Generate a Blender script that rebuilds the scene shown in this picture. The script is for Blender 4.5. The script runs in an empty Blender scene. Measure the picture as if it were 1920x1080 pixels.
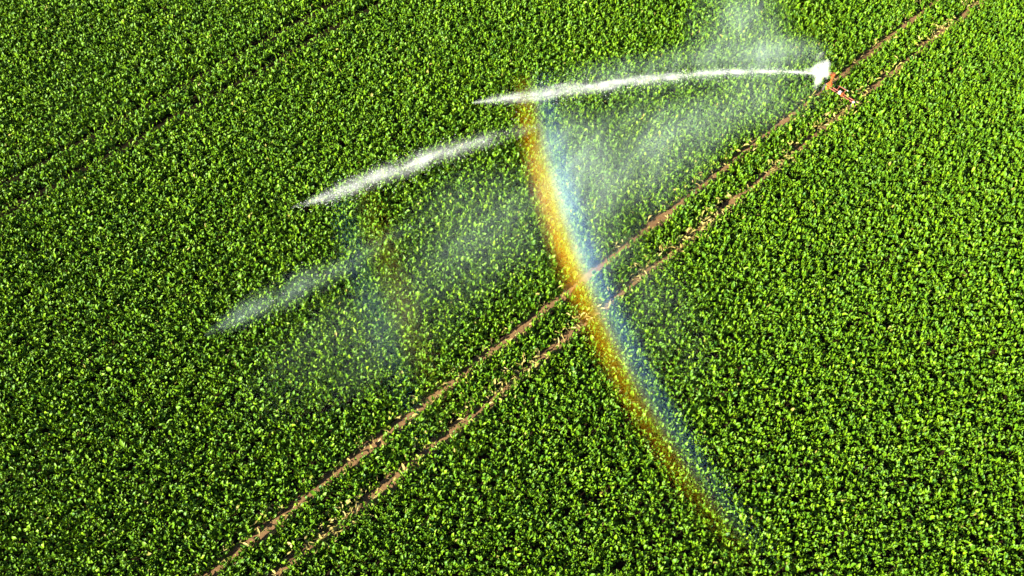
import bpy, bmesh, math, random
import numpy as np
from mathutils import Vector, Matrix

random.seed(7)
RNG = np.random.default_rng(20240611)
R = math.radians
scene = bpy.context.scene
COL = scene.collection

# ------------------------------------------------------------------ camera numbers
FPX, H, YH = 2000.0, 40.0, -2000.0            # focal length in pixels of a 1920 wide frame, flying height, horizon row
PITCH = math.atan((540.0 - YH) / FPX)         # downward tilt
CAM = np.array([0.0, -H / math.tan(PITCH), H])
FW = np.array([0, math.cos(PITCH), -math.sin(PITCH)])
UP = np.array([0, math.sin(PITCH), math.cos(PITCH)])


def at(px, py, z=0.0):
    """point of the place at height z that the photograph shows at pixel px, py"""
    d = np.array([1.0, 0, 0]) * (px - 960) + UP * (540 - py) + FW * FPX
    return CAM + d * ((z - CAM[2]) / d[2])


SUN_EL, SUN_AZ = 23.5, 46.3                   # shadows fall towards this heading (from +Y clockwise)
TRK = R(45.87)                                # heading of the wheel tracks
U = np.array([math.sin(TRK), math.cos(TRK), 0.0])
V = np.array([math.cos(TRK), -math.sin(TRK), 0.0])


# ------------------------------------------------------------------ helpers
def tag(o, label=None, cat=None, group=None, kind=None):
    if label: o['label'] = label
    if cat: o['category'] = cat
    if group: o['group'] = group
    if kind: o['kind'] = kind
    return o


def link(name, me, mat=None, parent=None):
    o = bpy.data.objects.new(name, me)
    COL.objects.link(o)
    if mat is not None: me.materials.append(mat)
    if parent is not None: o.parent = parent
    return o


def mesh_np(name, verts, faces, smooth=True):
    """verts (n,3); faces (m,4) quads"""
    me = bpy.data.meshes.new(name)
    n, m = len(verts), len(faces)
    k = faces.shape[1]
    me.vertices.add(n); me.loops.add(m * k); me.polygons.add(m)
    me.vertices.foreach_set('co', np.ascontiguousarray(verts, np.float32).ravel())
    me.loops.foreach_set('vertex_index', np.ascontiguousarray(faces, np.int32).ravel())
    me.polygons.foreach_set('loop_start', np.arange(0, m * k, k, dtype=np.int32))
    me.polygons.foreach_set('loop_total', np.full(m, k, np.int32))
    me.polygons.foreach_set('use_smooth', np.full(m, smooth, bool))
    me.update(calc_edges=True)
    return me


class Nodes:
    """small helper for writing node trees"""
    def __init__(self, tree):
        self.t = tree; self.t.nodes.clear()

    def new(self, kind, **kw):
        n = self.t.nodes.new(kind)
        for k, v in kw.items(): setattr(n, k, v)
        return n

    def put(self, sock, v):
        if isinstance(v, bpy.types.NodeSocket): self.t.links.new(v, sock)
        elif v is not None: sock.default_value = v

    def m(self, op, a, b=None, c=None, clamp=False):
        n = self.new('ShaderNodeMath', operation=op, use_clamp=clamp)
        for i, v in enumerate((a, b, c)):
            if v is not None: self.put(n.inputs[i], v)
        return n.outputs[0]

    def vm(self, op, a, b=None, scale=None):
        n = self.new('ShaderNodeVectorMath', operation=op)
        self.put(n.inputs[0], a)
        if b is not None: self.put(n.inputs[1], b)
        if scale is not None: self.put(n.inputs['Scale'], scale)
        return n.outputs['Value'] if op in ('LENGTH', 'DOT_PRODUCT') else n.outputs['Vector']

    def xyz(self, v):
        n = self.new('ShaderNodeSeparateXYZ'); self.put(n.inputs[0], v)
        return n.outputs[0], n.outputs[1], n.outputs[2]

    def vec(self, x, y, z):
        n = self.new('ShaderNodeCombineXYZ')
        for i, v in enumerate((x, y, z)): self.put(n.inputs[i], v)
        return n.outputs[0]

    def noise(self, v, scale, detail=2.0, rough=0.5, dist=0.0, color=False):
        n = self.new('ShaderNodeTexNoise')
        self.put(n.inputs['Vector'], v); n.inputs['Scale'].default_value = scale
        n.inputs['Detail'].default_value = detail; n.inputs['Roughness'].default_value = rough
        n.inputs['Distortion'].default_value = dist
        return n.outputs['Color' if color else 'Fac']

    def ramp(self, f, stops, interp='LINEAR'):
        n = self.new('ShaderNodeValToRGB'); cr = n.color_ramp; cr.interpolation = interp
        while len(cr.elements) < len(stops): cr.elements.new(0.5)
        for e, (p, c) in zip(cr.elements, stops):
            e.position = p
            e.color = (c, c, c, 1) if isinstance(c, (int, float)) else (*c, 1)
        self.put(n.inputs['Fac'], f)
        return n.outputs['Color']

    def smooth(self, v, lo, hi, a=0.0, b=1.0):
        n = self.new('ShaderNodeMapRange', interpolation_type='SMOOTHSTEP')
        for i, q in enumerate((v, lo, hi, a, b)): self.put(n.inputs[i], q)
        return n.outputs[0]

    def mix(self, f, a, b):
        n = self.new('ShaderNodeMix', data_type='RGBA')
        self.put(n.inputs[0], f); self.put(n.inputs[6], a); self.put(n.inputs[7], b)
        return n.outputs[2]


def material(name):
    m = bpy.data.materials.new(name); m.use_nodes = True
    return m, Nodes(m.node_tree)


def c4(r, g, b): return (r, g, b, 1.0)


# ------------------------------------------------------------------ materials
def leaf_material(name, dark, mid, light, trans, rough=0.42):
    m, N = material(name)
    at_ = N.new('ShaderNodeAttribute', attribute_name='tone')
    tone = at_.outputs['Fac']
    geo = N.new('ShaderNodeNewGeometry')
    col = N.ramp(tone, [(0.0, dark), (0.5, mid), (0.93, light), (1.0, (0.16, 0.15, 0.03))])
    big = N.noise(geo.outputs['Position'], 0.35, 3.0)
    col = N.mix(N.smooth(big, 0.35, 0.7, 0.0, 0.25), col, c4(*dark))
    pb = N.new('ShaderNodeBsdfPrincipled')
    N.put(pb.inputs['Base Color'], col)
    pb.inputs['Roughness'].default_value = rough
    pb.inputs['Specular IOR Level'].default_value = 0.22
    tr = N.new('ShaderNodeBsdfTranslucent')
    N.put(tr.inputs['Color'], N.mix(0.5, col, c4(*trans)))
    mx = N.new('ShaderNodeMixShader'); mx.inputs[0].default_value = 0.06
    N.t.links.new(pb.outputs[0], mx.inputs[1]); N.t.links.new(tr.outputs[0], mx.inputs[2])
    out = N.new('ShaderNodeOutputMaterial'); N.t.links.new(mx.outputs[0], out.inputs['Surface'])
    return m


M_LEAF = leaf_material('beet_leaf', (0.017, 0.070, 0.003), (0.062, 0.146, 0.002), (0.126, 0.230, 0.003), (0.13, 0.20, 0.002), 0.5)
M_DRY = leaf_material('withered_leaf', (0.16, 0.13, 0.03), (0.24, 0.21, 0.05), (0.32, 0.27, 0.10), (0.25, 0.20, 0.04), 0.6)


def soil_material(name, a, b, crumb, spec=0.2):
    m, N = material(name)
    geo = N.new('ShaderNodeNewGeometry'); p = geo.outputs['Position']
    f = N.noise(p, 3.0, 6.0, 0.65)
    g = N.noise(p, 24.0, 4.0, 0.6)
    col = N.mix(N.smooth(f, 0.35, 0.65), c4(*a), c4(*b))
    col = N.mix(N.m('MULTIPLY', N.smooth(g, 0.45, 0.75), 0.5), col, c4(a[0] * 1.25, a[1] * 1.25, a[2] * 1.25))
    pb = N.new('ShaderNodeBsdfPrincipled')
    N.put(pb.inputs['Base Color'], col); pb.inputs['Roughness'].default_value = 0.9
    pb.inputs['Specular IOR Level'].default_value = spec
    bp = N.new('ShaderNodeBump'); bp.inputs['Strength'].default_value = crumb; bp.inputs['Distance'].default_value = 0.06
    N.put(bp.inputs['Height'], N.m('ADD', g, N.m('MULTIPLY', f, 1.5)))
    N.t.links.new(bp.outputs[0], pb.inputs['Normal'])
    out = N.new('ShaderNodeOutputMaterial'); N.t.links.new(pb.outputs[0], out.inputs['Surface'])
    return m


M_SOIL = soil_material('field_soil', (0.024, 0.016, 0.009), (0.015, 0.010, 0.006), 0.6, 0.0)
M_SHADE_SOIL = soil_material('shade_toned_soil', (0.012, 0.010, 0.005), (0.008, 0.007, 0.004), 0.6, 0.0)  # field soil with the shade of the overgrown tracks painted into its colour
M_TRACK = soil_material('rolled_soil', (0.165, 0.096, 0.040), (0.12, 0.070, 0.030), 0.35)


def metal(name, col, rough=0.45, metallic=0.0, wear=(0.10, 0.05, 0.03), amount=0.5):
    m, N = material(name)
    geo = N.new('ShaderNodeNewGeometry')
    f = N.noise(geo.outputs['Position'], 9.0, 5.0, 0.7)
    c = N.mix(N.smooth(f, 0.52, 0.72, 0.0, amount), c4(*col), c4(*wear))
    pb = N.new('ShaderNodeBsdfPrincipled')
    N.put(pb.inputs['Base Color'], c); pb.inputs['Roughness'].default_value = rough
    pb.inputs['Metallic'].default_value = metallic
    out = N.new('ShaderNodeOutputMaterial'); N.t.links.new(pb.outputs[0], out.inputs['Surface'])
    return m


# ------------------------------------------------------------------ ground and wheel tracks
GS = 900.0
g = mesh_np('ground', np.array([(-GS, -GS, 0), (GS, -GS, 0), (GS, GS, 0), (-GS, GS, 0)], float), np.array([(0, 1, 2, 3)]), False)
tag(link('ground', g, M_SOIL), kind='structure')


def line_t(p0, p1):
    a, b = at(*p0), at(*p1)
    return (a @ V + b @ V) / 2


T1 = line_t((384, 1086), (1753, 5))
T2 = line_t((507, 1087), (1836, 6))
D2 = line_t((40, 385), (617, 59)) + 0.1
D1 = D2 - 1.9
print('tracks', T1, T2, D1, D2)


def wob(s, seed, amp, k=1.0):
    r = np.random.default_rng(seed)
    o = np.zeros_like(s)
    for i in range(7):
        o = o + np.sin(s * k * r.uniform(0.2, 2.6) + r.uniform(0, 6.28)) * r.uniform(0.2, 1.0) / (1 + 0.4 * i)
    return o * amp


def track(t0, w, seed, mat):
    s = np.arange(-60, 75, 0.12)
    q = np.linspace(-1, 1, 9)
    S, Q = np.meshgrid(s, q, indexing='ij')
    cen = wob(S, seed, 0.03, 0.5)
    half = w + wob(S + Q * 3, seed + 1, 0.04, 1.6)
    T = t0 + cen + Q * half
    prof = 0.004 + 0.03 * np.clip(np.abs(Q) - 0.45, 0, 1) * (np.abs(Q) < 0.95)
    rr = np.random.default_rng(seed)
    Z = prof + rr.uniform(0, 0.010, S.shape) * (np.abs(Q) < 0.95)
    P = S[..., None] * U + T[..., None] * V; P[..., 2] = Z
    n, k = S.shape
    idx = np.arange(n * k).reshape(n, k)
    F = np.stack([idx[:-1, :-1], idx[:-1, 1:], idx[1:, 1:], idx[1:, :-1]], -1).reshape(-1, 4)
    o = link('wheel_track', mesh_np('wheel_track', P.reshape(-1, 3), F), mat)
    return tag(o, kind='structure')


for t0, w, sd, mt in ((T1, 0.36, 11, M_TRACK), (T2, 0.34, 12, M_TRACK), (D1, 0.34, 13, M_SHADE_SOIL), (D2, 0.34, 14, M_SHADE_SOIL)):
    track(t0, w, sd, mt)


# ------------------------------------------------------------------ the beet canopy
def unit(a): return a / np.maximum(np.linalg.norm(a, axis=-1, keepdims=True), 1e-9)


def make_leaves(base, azim, elev, pet, length, width, droop, roll, fold, wave, curl):
    """one 2 x 4 quad blade per leaf on a thin stalk; all arguments are arrays of n leaves"""
    n = len(azim)
    NL = 5
    h = np.stack([np.sin(azim), np.cos(azim), np.zeros(n)], -1)
    zz = np.array([0, 0, 1.0])
    d0 = h * np.cos(elev)[:, None] + zz * np.sin(elev)[:, None]
    stalk_end = base + d0 * pet[:, None]
    side0 = np.stack([np.cos(azim), -np.sin(azim), np.zeros(n)], -1)
    prof = np.array([0.34, 0.86, 1.0, 0.80, 0.16])
    u = np.linspace(0, 1, NL)
    verts = np.zeros((n, NL, 3, 3))
    p = stalk_end.copy()
    ph = RNG.uniform(0, 6.28, n)
    for i in range(NL):
        a = elev - droop * (u[i] ** 1.3) + 0.15
        az = azim + curl * u[i]
        hh = np.stack([np.sin(az), np.cos(az), np.zeros(n)], -1)
        d = hh * np.cos(a)[:, None] + zz * np.sin(a)[:, None]
        if i: p = p + d * (length / (NL - 1))[:, None]
        side = np.stack([np.cos(az), -np.sin(az), np.zeros(n)], -1)
        nor = np.cross(side, d)
        s2 = side * np.cos(roll)[:, None] + nor * np.sin(roll)[:, None]
        n2 = nor * np.cos(roll)[:, None] - side * np.sin(roll)[:, None]
        hw = width * 0.5 * prof[i]
        w1 = wave * np.sin(ph + i * 2.1); w2 = wave * np.sin(ph * 1.7 + i * 2.4)
        verts[:, i, 1] = p
        verts[:, i, 0] = p - s2 * (hw * np.cos(fold))[:, None] + n2 * (hw * np.sin(fold) + w1)[:, None]
        verts[:, i, 2] = p + s2 * (hw * np.cos(fold))[:, None] + n2 * (hw * np.sin(fold) + w2)[:, None]
    sw = 0.011
    st = np.stack([base - side0 * sw, base + side0 * sw, stalk_end + side0 * sw * .8, stalk_end - side0 * sw * .8], 1)
    return verts.reshape(n, NL * 3, 3), st


def leaves_mesh(name, blades, stalks, tone, stalk_tone):
    n = len(blades)
    q = []
    for i in range(4):
        for j in range(2):
            a = i * 3 + j
            q.append((a, a + 1, a + 4, a + 3))
    q = np.array(q)
    F1 = (np.arange(n)[:, None, None] * 15 + q[None]).reshape(-1, 4)
    F2 = n * 15 + np.arange(len(stalks) * 4).reshape(-1, 4)
    vs = np.concatenate([blades.reshape(-1, 3), stalks.reshape(-1, 3)])
    me = mesh_np(name, vs, np.concatenate([F1, F2]))
    a = me.attributes.new('tone', 'FLOAT', 'FACE')
    a.data.foreach_set('value', np.concatenate([np.repeat(tone, 8), stalk_tone]).astype(np.float32))
    return me


def in_view(P, margin):
    d = P - CAM
    zc = d @ FW
    x = FPX * d[:, 0] / zc; y = FPX * (d @ UP) / zc
    mp = margin * FPX / zc
    return (np.abs(x) < 960 + mp) & (np.abs(y) < 540 + mp)


def edge_half(s, which):
    """half width of the gap in the crop along each wheel track"""
    if which == 0: return 0.116 + wob(s, 31, 0.022, 1.5)
    if which == 1:
        narrow = np.clip((-s - 2) / 8, 0, 1)
        return 0.112 - 0.02 * narrow + wob(s, 32, 0.035, 2.0)
    return -0.06 + 0 * s


def build_canopy():
    ROW, GAP = 0.38, 0.152
    s = np.arange(-62, 78, GAP); t = np.arange(-62, 62, ROW)
    S, T = np.meshgrid(s, t, indexing='ij')
    S = S + RNG.uniform(-.09, .09, S.shape); T = T + RNG.normal(0, .11, T.shape)
    S, T = S.ravel(), T.ravel()
    P = S[:, None] * U + T[:, None] * V
    k = in_view(P, 5.0)
    P, S, T = P[k], S[k], T[k]
    keep = np.ones(len(P), bool)
    for w, t0 in enumerate((T1, T2, D1, D2)):
        keep &= np.abs(T - t0) > (edge_half(S, w) + 0.05)
    keep &= RNG.random(len(P)) > 0.03
    P, S, T = P[keep], S[keep], T[keep]
    NLEAF = 10
    n = len(P) * NLEAF
    print('plants', len(P), 'leaves', n)
    base = np.repeat(P, NLEAF, 0); base[:, 2] = 0.04
    vig = np.repeat(np.clip(RNG.normal(1.0, 0.16, len(P)), .6, 1.4), NLEAF)
    rank = np.tile(np.arange(NLEAF), len(P)) / (NLEAF - 1)      # 0 inner upright, 1 outer
    azim = np.repeat(RNG.uniform(0, 6.28, len(P)), NLEAF) + np.tile(np.arange(NLEAF) * 2.4, len(P)) + RNG.normal(0, .35, n)
    azim = azim - 0.7 * np.sin(azim - R(SUN_AZ))
    elev = R(86) - rank * R(56) + RNG.normal(0, R(10), n)
    away = np.cos(azim - R(SUN_AZ))                          # blades lean to face the sun
    elev = elev + R(18) * away
    pet = (0.31 - 0.21 * rank + RNG.normal(0, .045, n)) * vig
    length = (0.13 + 0.11 * RNG.random(n)) * vig
    width = length * RNG.uniform(.40, .66, n)
    droop = R(5) + RNG.random(n) ** 1.3 * R(95) + rank * R(10)
    roll = RNG.normal(0, R(28), n)
    fold = R(12) + RNG.random(n) * R(40)
    wave = RNG.uniform(.005, .026, n)
    curl = RNG.normal(0, .9, n)
    blades, st = make_leaves(base, azim, elev, pet, length, width, droop, roll, fold, wave, curl)
    cen = blades.mean(1)
    cs, ct = cen @ U, cen @ V
    ok = np.ones(n, bool)
    for w, t0 in enumerate((T1, T2, D1, D2)):
        half = edge_half(cs, w)
        over = RNG.random(n) < (0.02 if w == 0 else 0.06)
        ok &= (np.abs(ct - t0) > half) | (over & (np.abs(ct - t0) > half * .55))
    for t0 in (D1, D2):
        ok &= ~((np.abs(ct - t0 - wob(cs, 44, .04)) < .32) & (cen[:, 2] > .10) & (RNG.random(n) < .93))
    tone = np.clip(RNG.normal(.5, .2, n), 0, .93)
    tone = np.where(RNG.random(n) < .006, 1.0, tone)
    near = np.minimum(np.abs(ct - T2), np.abs(ct - T1))
    tone = np.where((near < .5) & (RNG.random(n) < .10), .97, tone)
    blades, st, tone = blades[ok], st[ok], tone[ok]
    me = leaves_mesh('crop_canopy', blades, st, tone, np.full(len(st), .93))
    o = link('crop_canopy', me, M_LEAF)
    tag(o, 'dense green leafy beet crop covering the whole field', 'crop', kind='stuff')


def build_withered():
    """pale crushed leaves along the wheel tracks, most of them along the near one"""
    n0 = 7000
    s = RNG.uniform(-58, 72, n0)
    which = RNG.random(n0) < .24
    t0 = np.where(which, T1, T2)
    dens = np.where(which, .35, .55 + .45 * np.sin(s * .9 + np.sin(s * .37) * 2))
    dens = dens * np.where(s < -2, 1.25, .8)
    k = RNG.random(n0) < dens
    s, t0, which = s[k], t0[k], which[k]
    n = len(s)
    side = np.where(RNG.random(n) < .6, -1, 1)
    t = t0 + side * np.abs(RNG.normal(.25, .10, n)) * np.where(which, 1.05, 1.0)
    base = s[:, None] * U + t[:, None] * V
    k = in_view(base, 4.0); base, t0, t, n = base[k], t0[k], t[k], int(k.sum())
    base[:, 2] = RNG.uniform(.04, .36, n)
    azim = RNG.uniform(0, 6.28, n)
    length = RNG.uniform(.16, .32, n)
    blades, st = make_leaves(base, azim, R(25) + RNG.normal(0, R(18), n), RNG.uniform(.06, .2, n), length,
                             length * RNG.uniform(.25, .5, n), R(20) + RNG.random(n) * R(60), RNG.normal(0, R(30), n),
                             R(15) + RNG.random(n) * R(35), RNG.uniform(.004, .02, n), RNG.normal(0, .7, n))
    me = leaves_mesh('withered_leaves', blades, st, np.clip(RNG.normal(.5, .25, n), 0, .93), np.full(n, .6))
    tag(link('withered_leaves', me, M_DRY), 'pale yellow crushed leaves lying along the edges of the bare wheel tracks', 'leaves', kind='stuff')


build_canopy()
build_withered()

# ------------------------------------------------------------------ the irrigation gun cart
P_RED = metal('red_brown_paint', (0.17, 0.045, 0.024), 0.5)
P_ORANGE = metal('orange_paint', (0.30, 0.078, 0.016), 0.45, amount=.3)
P_PALE = metal('pale_galvanised', (0.42, 0.40, 0.38), 0.4, 0.2, (.35, .30, .26), .4)
P_RUBBER = metal('rubber', (0.030, 0.028, 0.028), 0.8, 0, (.10, .065, .04), .6)
P_TAN = metal('muddy_tan', (0.34, 0.22, 0.12), 0.7)


def rod(bm, p0, p1, r0, r1=None, seg=12):
    p0, p1 = Vector(p0), Vector(p1)
    r1 = r0 if r1 is None else r1
    d = p1 - p0
    mt = Matrix.Translation((p0 + p1) / 2) @ d.to_track_quat('Z', 'Y').to_matrix().to_4x4()
    bmesh.ops.create_cone(bm, cap_ends=True, segments=seg, radius1=r0, radius2=r1, depth=d.length, matrix=mt)


def block(bm, c, size, rz=0.0):
    mt = Matrix.Translation(c) @ Matrix.Rotation(rz, 4, 'Z') @ Matrix.Diagonal((*size, 1))
    bmesh.ops.create_cube(bm, size=1.0, matrix=mt)


def ball(bm, c, r):
    bmesh.ops.create_uvsphere(bm, u_segments=14, v_segments=8, radius=r, matrix=Matrix.Translation(c))


def part(name, bm, mat, parent, bevel=0.0):
    if bevel:
        ed = [e for e in bm.edges if len(e.link_faces) == 2 and e.calc_face_angle(0) > R(60)]
        bmesh.ops.bevel(bm, geom=ed, offset=bevel, segments=2, affect='EDGES')
    me = bpy.data.meshes.new(name); bm.to_mesh(me); bm.free()
    for f in me.polygons: f.use_smooth = False
    return link(name, me, mat, parent)


CART_S, CART_T = 22.15, 3.10
cart = bpy.data.objects.new('irrigation_cart', None); COL.objects.link(cart)
cart.location = CART_S * U + CART_T * V
cart.rotation_euler = (0, 0, math.atan2(V[1], V[0]))       # local x across the tracks, local y along them
tag(cart, 'orange irrigation gun cart straddling the two brown wheel tracks', 'irrigation cart')
CM = Matrix.Translation(cart.location) @ Matrix.Rotation(cart.rotation_euler.z, 4, 'Z')
NOZ_TOP = np.array(CM @ Vector((-.76, .10, 1.36)))          # top of the gun riser
GUN_DIR = unit(at(1400, 134.5, 3.5) - NOZ_TOP)
NOZZLE = NOZ_TOP + GUN_DIR * 1.15


def cl(p): return CM.inverted() @ Vector(p)


XL, XR, ZB = -.80, .90, .50
bm = bmesh.new()
for y in (-.075, .085):
    rod(bm, (XL, y + .06, ZB), (XR, y, ZB), .032)
for x in (-.45, -.12, .22, .56, .86):
    rod(bm, (x, -.075, ZB), (x, .085, ZB), .022)
part('frame', bm, P_RED, cart)
bm = bmesh.new()
rod(bm, (XL, .12, .26), (XL, .12, .64), .115); rod(bm, (XL, .12, .60), (XL, .12, .66), .15)
rod(bm, (XL - .20, .12, ZB), (XL + .16, .12, ZB), .075)
rod(bm, (XL, -.10, ZB - .02), (XL, .34, ZB - .02), .07)
part('hub', bm, P_ORANGE, cart)
bm = bmesh.new()
rod(bm, (XL, .12, .62), (-.76, .10, 1.30), .062); rod(bm, (XL, .12, .66), (XL, .12, .74), .10)
ball(bm, (-.76, .10, 1.34), .10); rod(bm, (-.775, .107, 1.14), (-.768, .104, 1.24), .10)
part('gun_riser', bm, P_ORANGE, cart)
a, b = cl(NOZ_TOP), cl(NOZZLE); d = (b - a).normalized()
bm = bmesh.new()
rod(bm, a - d * .12, a + d * .35, .075, .06); rod(bm, a + d * .35, b - d * .08, .06, .042)
gun = part('gun_barrel', bm, P_ORANGE, cart)
bm = bmesh.new(); rod(bm, b - d * .09, b, .06, .045)
part('nozzle', bm, P_PALE, gun)
bm = bmesh.new()
up = Vector((0, 0, 1))
rod(bm, a - d * .10 + up * .12, b - d * .15 + up * .16, .016)
part('swing_arm', bm, P_ORANGE, cart)


def wheel(x, y):
    bm = bmesh.new()
    n, r0, r1, w = 28, .17, .275, .07
    ring = []
    for k in range(n):
        t = 2 * math.pi * k / n; c, s = math.cos(t), math.sin(t)
        lug = .012 if k % 2 else 0
        ring.append([bm.verts.new((x + dx, y + r * c, .275 + r * s)) for dx, r in
                     ((-w, r0), (-w, r1 - .03), (-w * .6, r1 - lug), (w * .6, r1 - lug), (w, r1 - .03), (w, r0))])
    for k in range(n):
        p, q = ring[k], ring[(k + 1) % n]
        for i in range(6): bm.faces.new((p[i], p[(i + 1) % 6], q[(i + 1) % 6], q[i]))
    bmesh.ops.recalc_face_normals(bm, faces=bm.faces)
    t = part('wheel', bm, P_RUBBER, cart)
    bm = bmesh.new()
    rod(bm, (x - .045, y, .275), (x + .045, y, .275), .168, seg=24); rod(bm, (x - .10, y, .275), (x + .10, y, .275), .05)
    part('rim', bm, P_PALE, t, .006)


wheel(-1.00, .12); wheel(.93, -.02)
bm = bmesh.new()
rod(bm, (-1.12, .12, .275), (XL, .12, .30), .028)
part('axle', bm, P_RED, cart)
bm = bmesh.new(); rod(bm, (.80, 0, .275), (1.06, -.02, .275), .028); rod(bm, (.84, 0, .275), (.84, 0, ZB), .03)
part('axle', bm, P_RED, cart)
bm = bmesh.new(); block(bm, (-.03, -.015, ZB + .09), (.17, .17, .16)); rod(bm, (-.03, -.015, ZB + .17), (-.03, -.015, ZB + .23), .035)
part('valve', bm, P_PALE, cart, .015)
bm = bmesh.new(); block(bm, (.13, .0, ZB + .04), (.11, .24, .12)); rod(bm, (.13, -.16, ZB + .05), (.13, .17, ZB + .05), .03)
part('clamp', bm, P_ORANGE, cart, .01)
bm = bmesh.new()
rod(bm, (-.36, .32, ZB + .16), (.16, .32, ZB + .16), .022)
for x in (-.30, .10): rod(bm, (x, .09, ZB), (x, .32, ZB + .16), .018)
part('guard_rail', bm, P_RED, cart)
bm = bmesh.new(); rod(bm, (-.16, .39, ZB + .13), (.24, .36, ZB + .13), .026)
part('pipe', bm, P_PALE, cart)
bm = bmesh.new(); rod(bm, (.92, -.20, ZB - .10), (.92, -.06, ZB + .02), .06); ball(bm, (.92, -.06, ZB + .03), .075)
part('hose_coupling', bm, P_PALE, cart)
bm = bmesh.new(); block(bm, (1.02, .14, ZB - .02), (.20, .09, .05), .3); block(bm, (1.04, -.10, ZB - .10), (.14, .12, .05), -.2)
part('mudguard', bm, P_TAN, cart, .01)

# ------------------------------------------------------------------ water in the air
WATER = (0.90, 0.97, 1.0)
HAZE = (0.66, 0.94, 0.86)
GPH = -0.25


M_DROP, N_ = material('white_drops')
pb_ = N_.new('ShaderNodeBsdfPrincipled'); pb_.inputs['Base Color'].default_value = (.75, .8, .8, 1); pb_.inputs['Roughness'].default_value = .15
tr_ = N_.new('ShaderNodeBsdfTransparent'); mx_ = N_.new('ShaderNodeMixShader'); mx_.inputs[0].default_value = .45
N_.t.links.new(pb_.outputs[0], mx_.inputs[1]); N_.t.links.new(tr_.outputs[0], mx_.inputs[2])
N_.t.links.new(mx_.outputs[0], N_.new('ShaderNodeOutputMaterial').inputs['Surface'])


def volume_out(N, mat, color, dens, rate):
    vs = N.new('ShaderNodeVolumeScatter')
    N.put(vs.inputs['Color'], color); N.put(vs.inputs['Density'], dens)
    vs.inputs['Anisotropy'].default_value = GPH
    out = N.new('ShaderNodeOutputMaterial'); N.t.links.new(vs.outputs[0], out.inputs['Volume'])
    mat.cycles.volume_step_rate = rate
    mat.cycles.homogeneous_volume = False


def poly(N, x, cs):
    """value of the polynomial with coefficients cs (highest first)"""
    v = float(cs[0])
    for c in cs[1:]:
        v = N.m('MULTIPLY_ADD', x, v, float(c))
    return v


def tube_mesh(name, pts, rad, sides=14):
    """closed tube through pts with one radius per point"""
    n = len(pts); vs = []
    for i in range(n):
        d = pts[min(i + 1, n - 1)] - pts[max(i - 1, 0)]; d = d / np.linalg.norm(d)
        s = np.cross(d, [0, 0, 1.0]); s /= np.linalg.norm(s); t = np.cross(s, d)
        for k in range(sides):
            a = 2 * math.pi * k / sides
            vs.append(pts[i] + (s * math.cos(a) + t * math.sin(a)) * rad[i])
    fs = [(i * sides + k, i * sides + (k + 1) % sides, (i + 1) * sides + (k + 1) % sides, (i + 1) * sides + k)
          for i in range(n - 1) for k in range(sides)]
    fs.append(tuple(range(sides))[::-1]); fs.append(tuple((n - 1) * sides + k for k in range(sides)))
    me = bpy.data.meshes.new(name); me.from_pydata([tuple(v) for v in vs], [], fs); me.update()
    bm = bmesh.new(); bm.from_mesh(me); bmesh.ops.recalc_face_normals(bm, faces=bm.faces); bm.to_mesh(me); bm.free()
    return me


def local_frame(p0, p1):
    ang = math.atan2(p1[1] - p0[1], p1[0] - p0[0])
    c, s = math.cos(ang), math.sin(ang)
    def to(p):
        q = np.asarray(p) - p0
        return np.stack([q[..., 0] * c + q[..., 1] * s, -q[..., 0] * s + q[..., 1] * c, q[..., 2]], -1)
    return ang, to


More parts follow.
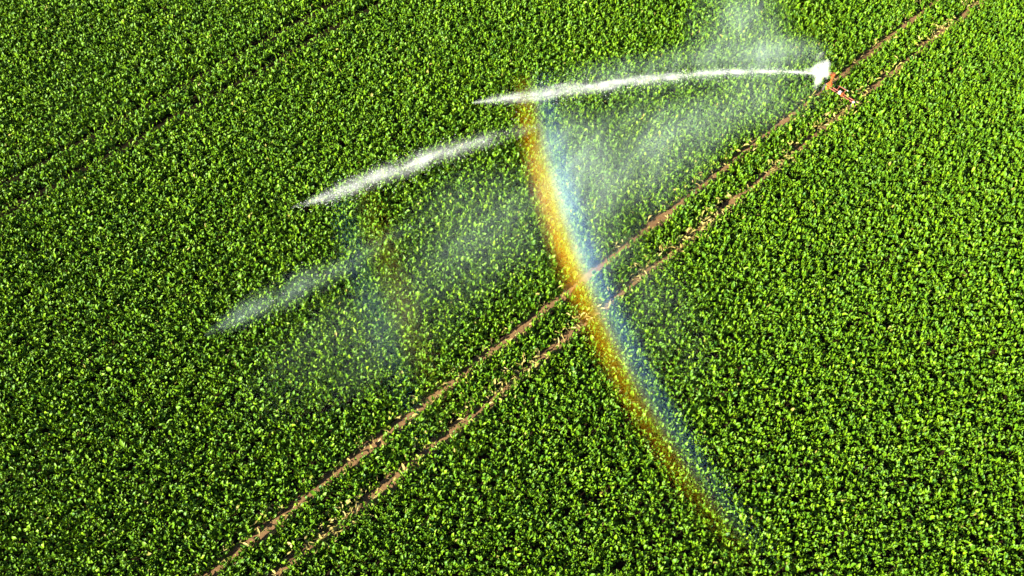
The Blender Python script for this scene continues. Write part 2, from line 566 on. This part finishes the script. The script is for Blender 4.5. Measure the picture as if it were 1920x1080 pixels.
def water_jet(label, stations, K, seed, fil=0.9, halo_k=0.2, color=WATER, drops=1500):
    """stations: (point, radius, strength) from the gun outwards along the flying water"""
    P = np.array([s[0] for s in stations]); rad = np.array([s[1] for s in stations]); amp = np.array([s[2] for s in stations])
    ang, to = local_frame(P[0], P[-1])
    Q = to(P); L = Q[-1, 0]
    cy = np.polyfit(Q[:, 0], Q[:, 1], 3); cz = np.polyfit(Q[:, 0], Q[:, 2], 3)
    xs = np.linspace(0, L, 48)
    rad = rad * 1.3
    rr = np.interp(xs, Q[:, 0], rad)
    line = np.stack([xs, np.polyval(cy, xs), np.polyval(cz, xs)], -1)
    mat, N = material('flying_water')
    co = N.new('ShaderNodeTexCoord').outputs['Object']
    x, y, z = N.xyz(co)
    f = N.m('DIVIDE', x, float(L))
    rm = float(rad.max()); am = float(amp.max())
    rv = N.m('MULTIPLY', N.ramp(f, [(float(q / L), float(r / rm)) for q, r in zip(Q[:, 0], rad)]), rm)
    av = N.ramp(f, [(float(q / L), float(a / am)) for q, a in zip(Q[:, 0], amp)], 'EASE')
    dy = N.m('SUBTRACT', y, poly(N, x, cy)); dz = N.m('SUBTRACT', z, poly(N, x, cz))
    nv = N.vec(N.m('MULTIPLY_ADD', x, 0.55, seed * 13.7), N.m('MULTIPLY', dy, 2.6), N.m('MULTIPLY', dz, 2.6))
    n1 = N.noise(nv, 1.4, 5.0, 0.62)
    n2 = N.noise(N.vec(N.m('MULTIPLY_ADD', x, 0.8, seed * 5.1), N.m('MULTIPLY', dy, 1.2), N.m('MULTIPLY', dz, 1.2)), 0.9, 2.0, 0.5)
    d = N.m('DIVIDE', N.vm('LENGTH', N.vec(0.0, dy, dz)), rv)
    dd = N.m('ADD', d, N.m('MULTIPLY', N.m('SUBTRACT', n1, 0.5), fil))
    core = N.m('POWER', N.smooth(dd, 0.62, -0.1), 1.8)              # ragged strands in the middle
    halo = N.m('MULTIPLY', N.m('POWER', N.smooth(d, 1.0, 0.0), 1.6), halo_k)   # fine drops blown off around them
    dens = N.m('MULTIPLY', N.m('ADD', core, halo), N.smooth(n2, 0.32, 0.68, 0.15, 1.45))
    dens = N.m('MULTIPLY', dens, N.smooth(d, 1.0, 0.8))
    dens = N.m('MULTIPLY', N.m('MULTIPLY', dens, av), K * am)
    volume_out(N, mat, c4(*color), dens, 0.035)
    o = link('water_jet', tube_mesh('water_jet', line, rr * 1.0), mat)
    o.location = P[0]; o.rotation_euler = (0, 0, ang)
    r = np.random.default_rng(100 + seed)
    m = drops                                       # big drops torn off the water, a few centimetres across
    f = r.random(m) ** .8; x = f * L
    w = np.interp(x, Q[:, 0], rad) * np.abs(r.normal(0, .55, m)) + .02
    t = r.uniform(0, 6.283, m)
    pos = np.stack([x, np.polyval(cy, x) + w * np.cos(t), np.polyval(cz, x) + w * np.sin(t) - r.exponential(.10, m) * f], -1)
    k = r.random(m) < np.interp(x, Q[:, 0], np.minimum(amp, 1.0)) * np.minimum(1, 6 * (1 - f) + .03); pos = pos[k]; m = len(pos)
    size = r.uniform(.006, .018, m)
    octa = np.array([(1, 0, 0), (-1, 0, 0), (0, 1, 0), (0, -1, 0), (0, 0, 1), (0, 0, -1)], float)
    vs = pos[:, None] + octa[None] * size[:, None, None] * np.array([1.5, 1, 1])
    tri = np.array([(0, 2, 4), (2, 1, 4), (1, 3, 4), (3, 0, 4), (2, 0, 5), (1, 2, 5), (3, 1, 5), (0, 3, 5)])
    dm = mesh_np('droplets', vs.reshape(-1, 3), (np.arange(m)[:, None, None] * 6 + tri[None]).reshape(-1, 3))
    tag(link('droplets', dm, M_DROP, o), kind='stuff')
    return tag(o, label, 'water jet', 'pulses of water thrown by the irrigation gun')


water_jet('long white water jet leaving the orange irrigation gun, sharpest and brightest of the jets', [
    (NOZZLE, .10, 2.2), (at(1470, 134, 2.6), .17, 1.8), (at(1400, 134.5, 3.5), .24, 1.3), (at(1300, 139, 4.3), .33, 1.0),
    (at(1200, 150, 4.8), .40, .9), (at(1120, 160, 5.0), .46, .9), (at(1040, 172, 5.0), .52, 1.1), (at(980, 181, 4.9), .46, 1.3),
    (at(930, 187, 4.7), .34, 1.3), (at(884, 192, 4.5), .10, 1.0)], 1.25, 1, 1.5, .12)
water_jet('middle white streak of falling water, its faint end crossing the rainbow', [
    (at(1018, 234, 5.0), .40, .10), (at(970, 247, 4.9), .50, .20), (at(920, 259, 4.8), .55, .32), (at(850, 281, 4.5), .60, .6),
    (at(790, 301, 4.2), .62, .95), (at(730, 323, 3.8), .62, .9), (at(670, 346, 3.4), .58, 1.0), (at(620, 364, 3.1), .46, 1.15),
    (at(585, 376, 2.9), .28, 1.1), (at(545, 390, 2.7), .08, .8)], .7, 2, 1.4, .3)
water_jet('faint soft streak of spray sinking into the crop, dimmest of the jets', [
    (at(800, 405, 3.0), .6, .03), (at(720, 452, 2.7), .8, .10), (at(640, 497, 2.2), .95, .16), (at(560, 540, 1.7), 1.0, .22), (at(500, 568, 1.3), .95, .36),
    (at(450, 592, 1.0), .75, .52), (at(415, 612, .75), .5, .5), (at(385, 630, .6), .2, .35)], 0.26, 3, 0.6, .6, HAZE, 500)


def blob_field(N, pos, blobs):
    """sum of soft ellipsoids: (centre, semi-axis a, semi-axis b, semi height, strength)"""
    tot = None
    for c, a, b, hz, s in blobs:
        q = N.vm('SUBTRACT', pos, tuple(float(v) for v in c))
        M = np.linalg.inv(np.array([[a[0], b[0]], [a[1], b[1]]]))
        qx, qy, qz = N.xyz(q)
        e1 = N.m('MULTIPLY_ADD', qx, float(M[0, 0]), N.m('MULTIPLY', qy, float(M[0, 1])))
        e2 = N.m('MULTIPLY_ADD', qx, float(M[1, 0]), N.m('MULTIPLY', qy, float(M[1, 1])))
        d = N.vm('LENGTH', N.vec(e1, e2, N.m('DIVIDE', qz, float(hz))))
        v = N.smooth(d, 1.0, 0.0, 0.0, float(s))
        tot = v if tot is None else N.m('ADD', tot, v)
    return tot


def blob_px(px, py, z, a, b, hz, s):
    c = at(px, py, z)
    A = at(px + a[0], py + a[1], z) - c; B = at(px + b[0], py + b[1], z) - c
    return c, A, B, hz, s


def hull_mesh(name, pts):
    bm = bmesh.new()
    for p in pts: bm.verts.new(p)
    r = bmesh.ops.convex_hull(bm, input=bm.verts)
    junk = list({e for e in list(r['geom_interior']) + list(r['geom_unused']) if isinstance(e, bmesh.types.BMVert)})
    if junk: bmesh.ops.delete(bm, geom=junk, context='VERTS')
    me = bpy.data.meshes.new(name); bm.to_mesh(me); bm.free(); me.update()
    return me


def blob_points(blobs, floor=0.05):
    out = []
    for c, a, b, hz, s in blobs:
        for k in range(20):
            for zz, rr in ((-1.0, .0), (-.7, .72), (0, 1.0), (.7, .72), (1.0, 0.)):
                t = 2 * math.pi * k / 20
                p = c + (a * math.cos(t) + b * math.sin(t)) * rr; p = np.array([p[0], p[1], max(floor, c[2] + hz * zz)])
                out.append(tuple(p))
    return out


def spray(name, label, cat, blobs, K, scale, contrast, rate, stretch, kind=None, color=WATER, detail=4.0):
    mat, N = material('airborne_' + name)
    pos = N.new('ShaderNodeNewGeometry').outputs['Position']
    f = blob_field(N, pos, blobs)
    mp = N.new('ShaderNodeMapping', vector_type='TEXTURE'); mp.inputs['Rotation'].default_value = (0, 0, stretch[1]); mp.inputs['Scale'].default_value = (stretch[0], 1, 1)
    N.put(mp.inputs['Vector'], pos)
    n = N.noise(mp.outputs[0], scale, detail, 0.6, 0.4)
    if contrast < 5:
        dens = N.m('MULTIPLY', f, N.smooth(n, 0.3, 0.72, 1.0 - min(contrast, 1.0), 1.0 + contrast))
    else:                                       # ragged cloud: noise cuts into the blobs
        dens = N.smooth(N.m('ADD', f, N.m('MULTIPLY', N.m('SUBTRACT', n, 0.5), 2.4)), 0.05, 1.25)
        dens = N.m('MULTIPLY', dens, N.smooth(f, 0.0, 0.3))
    volume_out(N, mat, c4(*color), N.m('MULTIPLY', dens, K), rate)
    me = hull_mesh(name, blob_points(blobs))
    o = link(name, me, mat)
    return tag(o, label, cat, kind=kind)


spray('spray_burst', 'dense white burst of spray boiling around the irrigation gun', 'spray', [
    blob_px(1536, 132, 1.9, (26, -4), (0, 17), .55, 1.0),
    blob_px(1549, 122, 2.0, (11, 3), (0, 14), .45, .9),
    blob_px(1512, 134, 1.9, (22, 0), (0, 9), .3, .7),
    blob_px(1548, 136, 2.1, (15, 0), (0, 15), .5, 1.0),
    blob_px(1535, 151, 1.6, (15, -6), (-6, 20), .45, .85),
    blob_px(1538, 106, 2.1, (16, -3), (0, 14), .4, .35),
], 1.1, 3.2, 9, 0.07, (1.0, 0.0))

VEIL = [
    blob_px(1075, 315, 1.8, (100, 0), (10, 190), 1.7, .65),
    blob_px(1180, 295, 1.8, (220, -60), (10, 160), 1.6, .55),
    blob_px(1370, 210, 1.8, (240, -75), (10, 75), 1.6, .38),
    blob_px(1130, 450, 1.5, (90, -50), (30, 110), 1.3, .30),
    blob_px(1225, 570, 1.2, (130, 190), (90, -60), 1.1, .16),
]
spray('mist', 'veil of water mist right of the bright rainbow, below the longest water jet', 'mist', VEIL, .075, 1.0, 0.7, 0.12, (4.0, R(58)), kind='stuff', color=HAZE)
LOW = [
    blob_px(905, 430, 1.8, (190, -70), (50, 160), 1.6, .50),
    blob_px(700, 620, 1.3, (270, -150), (70, 130), 1.2, .42),
]
spray('mist', 'thin bluish mist between the bright rainbow and the faint one, low over the crop', 'mist', LOW, .038, 0.6, 0.6, 0.14, (3.0, R(50)), kind='stuff', color=HAZE)
PLUME = [
    blob_px(1255, 128, 2.6, (300, -45), (10, 45), 1.2, .55),
    blob_px(1385, 60, 2.2, (125, -10), (10, 150), 1.6, .45),
    blob_px(1465, 108, 2.0, (115, -6), (0, 45), 1.2, .85),
]
spray('mist', 'drifting spray cloud rising behind the longest water jet at the top of the picture', 'mist', PLUME, .08, 0.7, 0.7, 0.14, (2.0, R(75)), kind='stuff', color=HAZE)


def rainbow(label, inner, outer, zs, amps, cols, K, thick):
    """a low curved band of coloured drops; inner and outer edge are given on the photograph, zs is the height of the drops"""
    I = np.array([at(p[0], p[1], z) for p, z in zip(inner, zs)]); O = np.array([at(p[0], p[1], z) for p, z in zip(outer, zs)])
    C = (I + O) / 2
    ang, to = local_frame(C[0], C[-1])
    qi, qo, qc = to(I), to(O), to(C)
    off = np.array([0, 0, C[0][2] * 0])
    ci = np.polyfit(qi[:, 0], qi[:, 1], 3); co_ = np.polyfit(qo[:, 0], qo[:, 1], 3); cz = np.polyfit(qc[:, 0], qc[:, 2], 3)
    L = qc[-1, 0]
    mat, N = material('rainbow_drops')
    x, y, z = N.xyz(N.new('ShaderNodeTexCoord').outputs['Object'])
    yi = poly(N, x, ci); yo = poly(N, x, co_)
    u = N.m('DIVIDE', N.m('SUBTRACT', y, yi), N.m('SUBTRACT', yo, yi))
    col = N.ramp(u, cols)
    f = N.m('DIVIDE', x, float(L))
    a = N.ramp(f, [(float(q), float(v)) for q, v in zip(qc[:, 0] / L, amps)])
    vz = N.smooth(N.m('ABSOLUTE', N.m('SUBTRACT', z, poly(N, x, cz))), thick, thick * .3)
    n = N.noise(N.vec(N.m('MULTIPLY', x, .5), y, z), 1.1, 3.0, .55)
    dens = N.m('MULTIPLY', N.m('MULTIPLY', a, vz), N.smooth(n, .3, .7, .75, 1.2))
    volume_out(N, mat, col, N.m('MULTIPLY', dens, K), 0.06)
    xs = np.linspace(0, L, 40); vs = []
    for q in xs:
        zc = np.polyval(cz, q); a0, a1 = np.polyval(ci, q), np.polyval(co_, q)
        vs += [(q, a0, zc - thick), (q, a1, zc - thick), (q, a1, zc + thick), (q, a0, zc + thick)]
    fs = [(4 * i + k, 4 * i + (k + 1) % 4, 4 * i + 4 + (k + 1) % 4, 4 * i + 4 + k) for i in range(39) for k in range(4)]
    fs += [(3, 2, 1, 0), (156, 157, 158, 159)]
    me = bpy.data.meshes.new('rainbow'); me.from_pydata(vs, [], fs); me.update()
    bm = bmesh.new(); bm.from_mesh(me); bmesh.ops.recalc_face_normals(bm, faces=bm.faces); bm.to_mesh(me); bm.free()
    o = link('rainbow', me, mat); o.location = C[0]; o.rotation_euler = (0, 0, ang)
    return tag(o, label, 'rainbow', 'rainbows in the spray')


IN1 = [(1053, 122), (1073, 234), (1101, 344), (1135, 450), (1177, 553), (1226, 654), (1282, 753), (1346, 850), (1419, 945), (1499, 1038)]
OUT1 = [(950, 138), (973, 257), (1003, 373), (1040, 485), (1084, 594), (1135, 701), (1194, 806), (1260, 909), (1335, 1011), (1418, 1108)]
OUT1 = [(o[0] + .12 * (o[0] - i[0]), o[1] + .12 * (o[1] - i[1])) for i, o in zip(IN1, OUT1)]
rainbow('bright rainbow arc, orange outside and blue inside, crossing both brown wheel tracks', IN1, OUT1,
        [3.4, 3.0, 2.6, 2.2, 1.9, 1.6, 1.35, 1.2, 1.1, 1.1], [0, .4, 1.0, 1.0, .60, .36, .22, .14, .05, 0],
        [(0.0, (0, 0, 0)), (.14, (.05, .06, .14)), (.30, (.13, .28, .62)), (.42, (.32, .60, .74)), (.52, (.76, .90, .50)),
         (.60, (.95, .78, .09)), (.69, (1.0, .60, .010)), (.77, (.85, .38, .008)), (.86, (.22, .10, .006)), (1.0, (0, 0, 0))], .23, .6)
IN2 = [(691, 294), (726, 427), (768, 555), (816, 682), (872, 805), (936, 927)]
OUT2 = [(583, 318), (620, 457), (664, 592), (715, 724), (773, 854), (839, 983)]
IN2 = [(i[0] + .2 * (i[0] - o[0]), i[1] + .2 * (i[1] - o[1])) for i, o in zip(IN2, OUT2)]
rainbow('faint second rainbow left of the bright one, its colours reversed with blue on the left', IN2, OUT2,
        [2.4, 2.2, 1.9, 1.7, 1.5, 1.3], [0, .9, 1.0, .5, .12, 0],
        [(0.0, (0, 0, 0)), (.18, (.32, .16, .01)), (.32, (.62, .50, .02)), (.48, (.40, .50, .12)), (.64, (.10, .36, .45)),
         (.80, (.08, .20, .48)), (1.0, (0, 0, 0))], .026, .6)

# ------------------------------------------------------------------ camera, sun, sky
cd = bpy.data.cameras.new('camera'); cam = bpy.data.objects.new('camera', cd); COL.objects.link(cam)
cam.location = CAM; cam.rotation_euler = (math.pi / 2 - PITCH, 0, 0)
cd.sensor_width = 36.0; cd.lens = 36.0 * FPX / 1920.0; cd.clip_end = 3000; cd.clip_start = 0.5
scene.camera = cam

sl = bpy.data.lights.new('sun', 'SUN'); so = bpy.data.objects.new('sun', sl); COL.objects.link(so)
sl.energy = 5.0; sl.angle = R(0.5); sl.color = (1.0, 0.92, 0.74)
dirv = Vector((math.sin(R(SUN_AZ)) * math.cos(R(SUN_EL)), math.cos(R(SUN_AZ)) * math.cos(R(SUN_EL)), -math.sin(R(SUN_EL))))
so.rotation_euler = dirv.to_track_quat('-Z', 'Y').to_euler(); so.location = (-40, -40, 60)

world = bpy.data.worlds.new('World'); scene.world = world; world.use_nodes = True
WN = Nodes(world.node_tree)
sky = WN.new('ShaderNodeTexSky', sky_type='NISHITA', sun_disc=False)
sky.sun_elevation = R(SUN_EL); sky.sun_rotation = R(SUN_AZ + 180)
bg = WN.new('ShaderNodeBackground'); bg.inputs['Strength'].default_value = 0.05
WN.t.links.new(sky.outputs[0], bg.inputs[0])
wo = WN.new('ShaderNodeOutputWorld'); WN.t.links.new(bg.outputs[0], wo.inputs['Surface'])

scene.view_settings.view_transform = 'Standard'; scene.view_settings.look = 'None'
scene.view_settings.exposure = 2.42; scene.view_settings.gamma = 1.0
scene.cycles.max_bounces = 6; scene.cycles.diffuse_bounces = 0; scene.cycles.glossy_bounces = 2
scene.cycles.transmission_bounces = 4; scene.cycles.volume_bounces = 1
scene.cycles.use_denoising = True
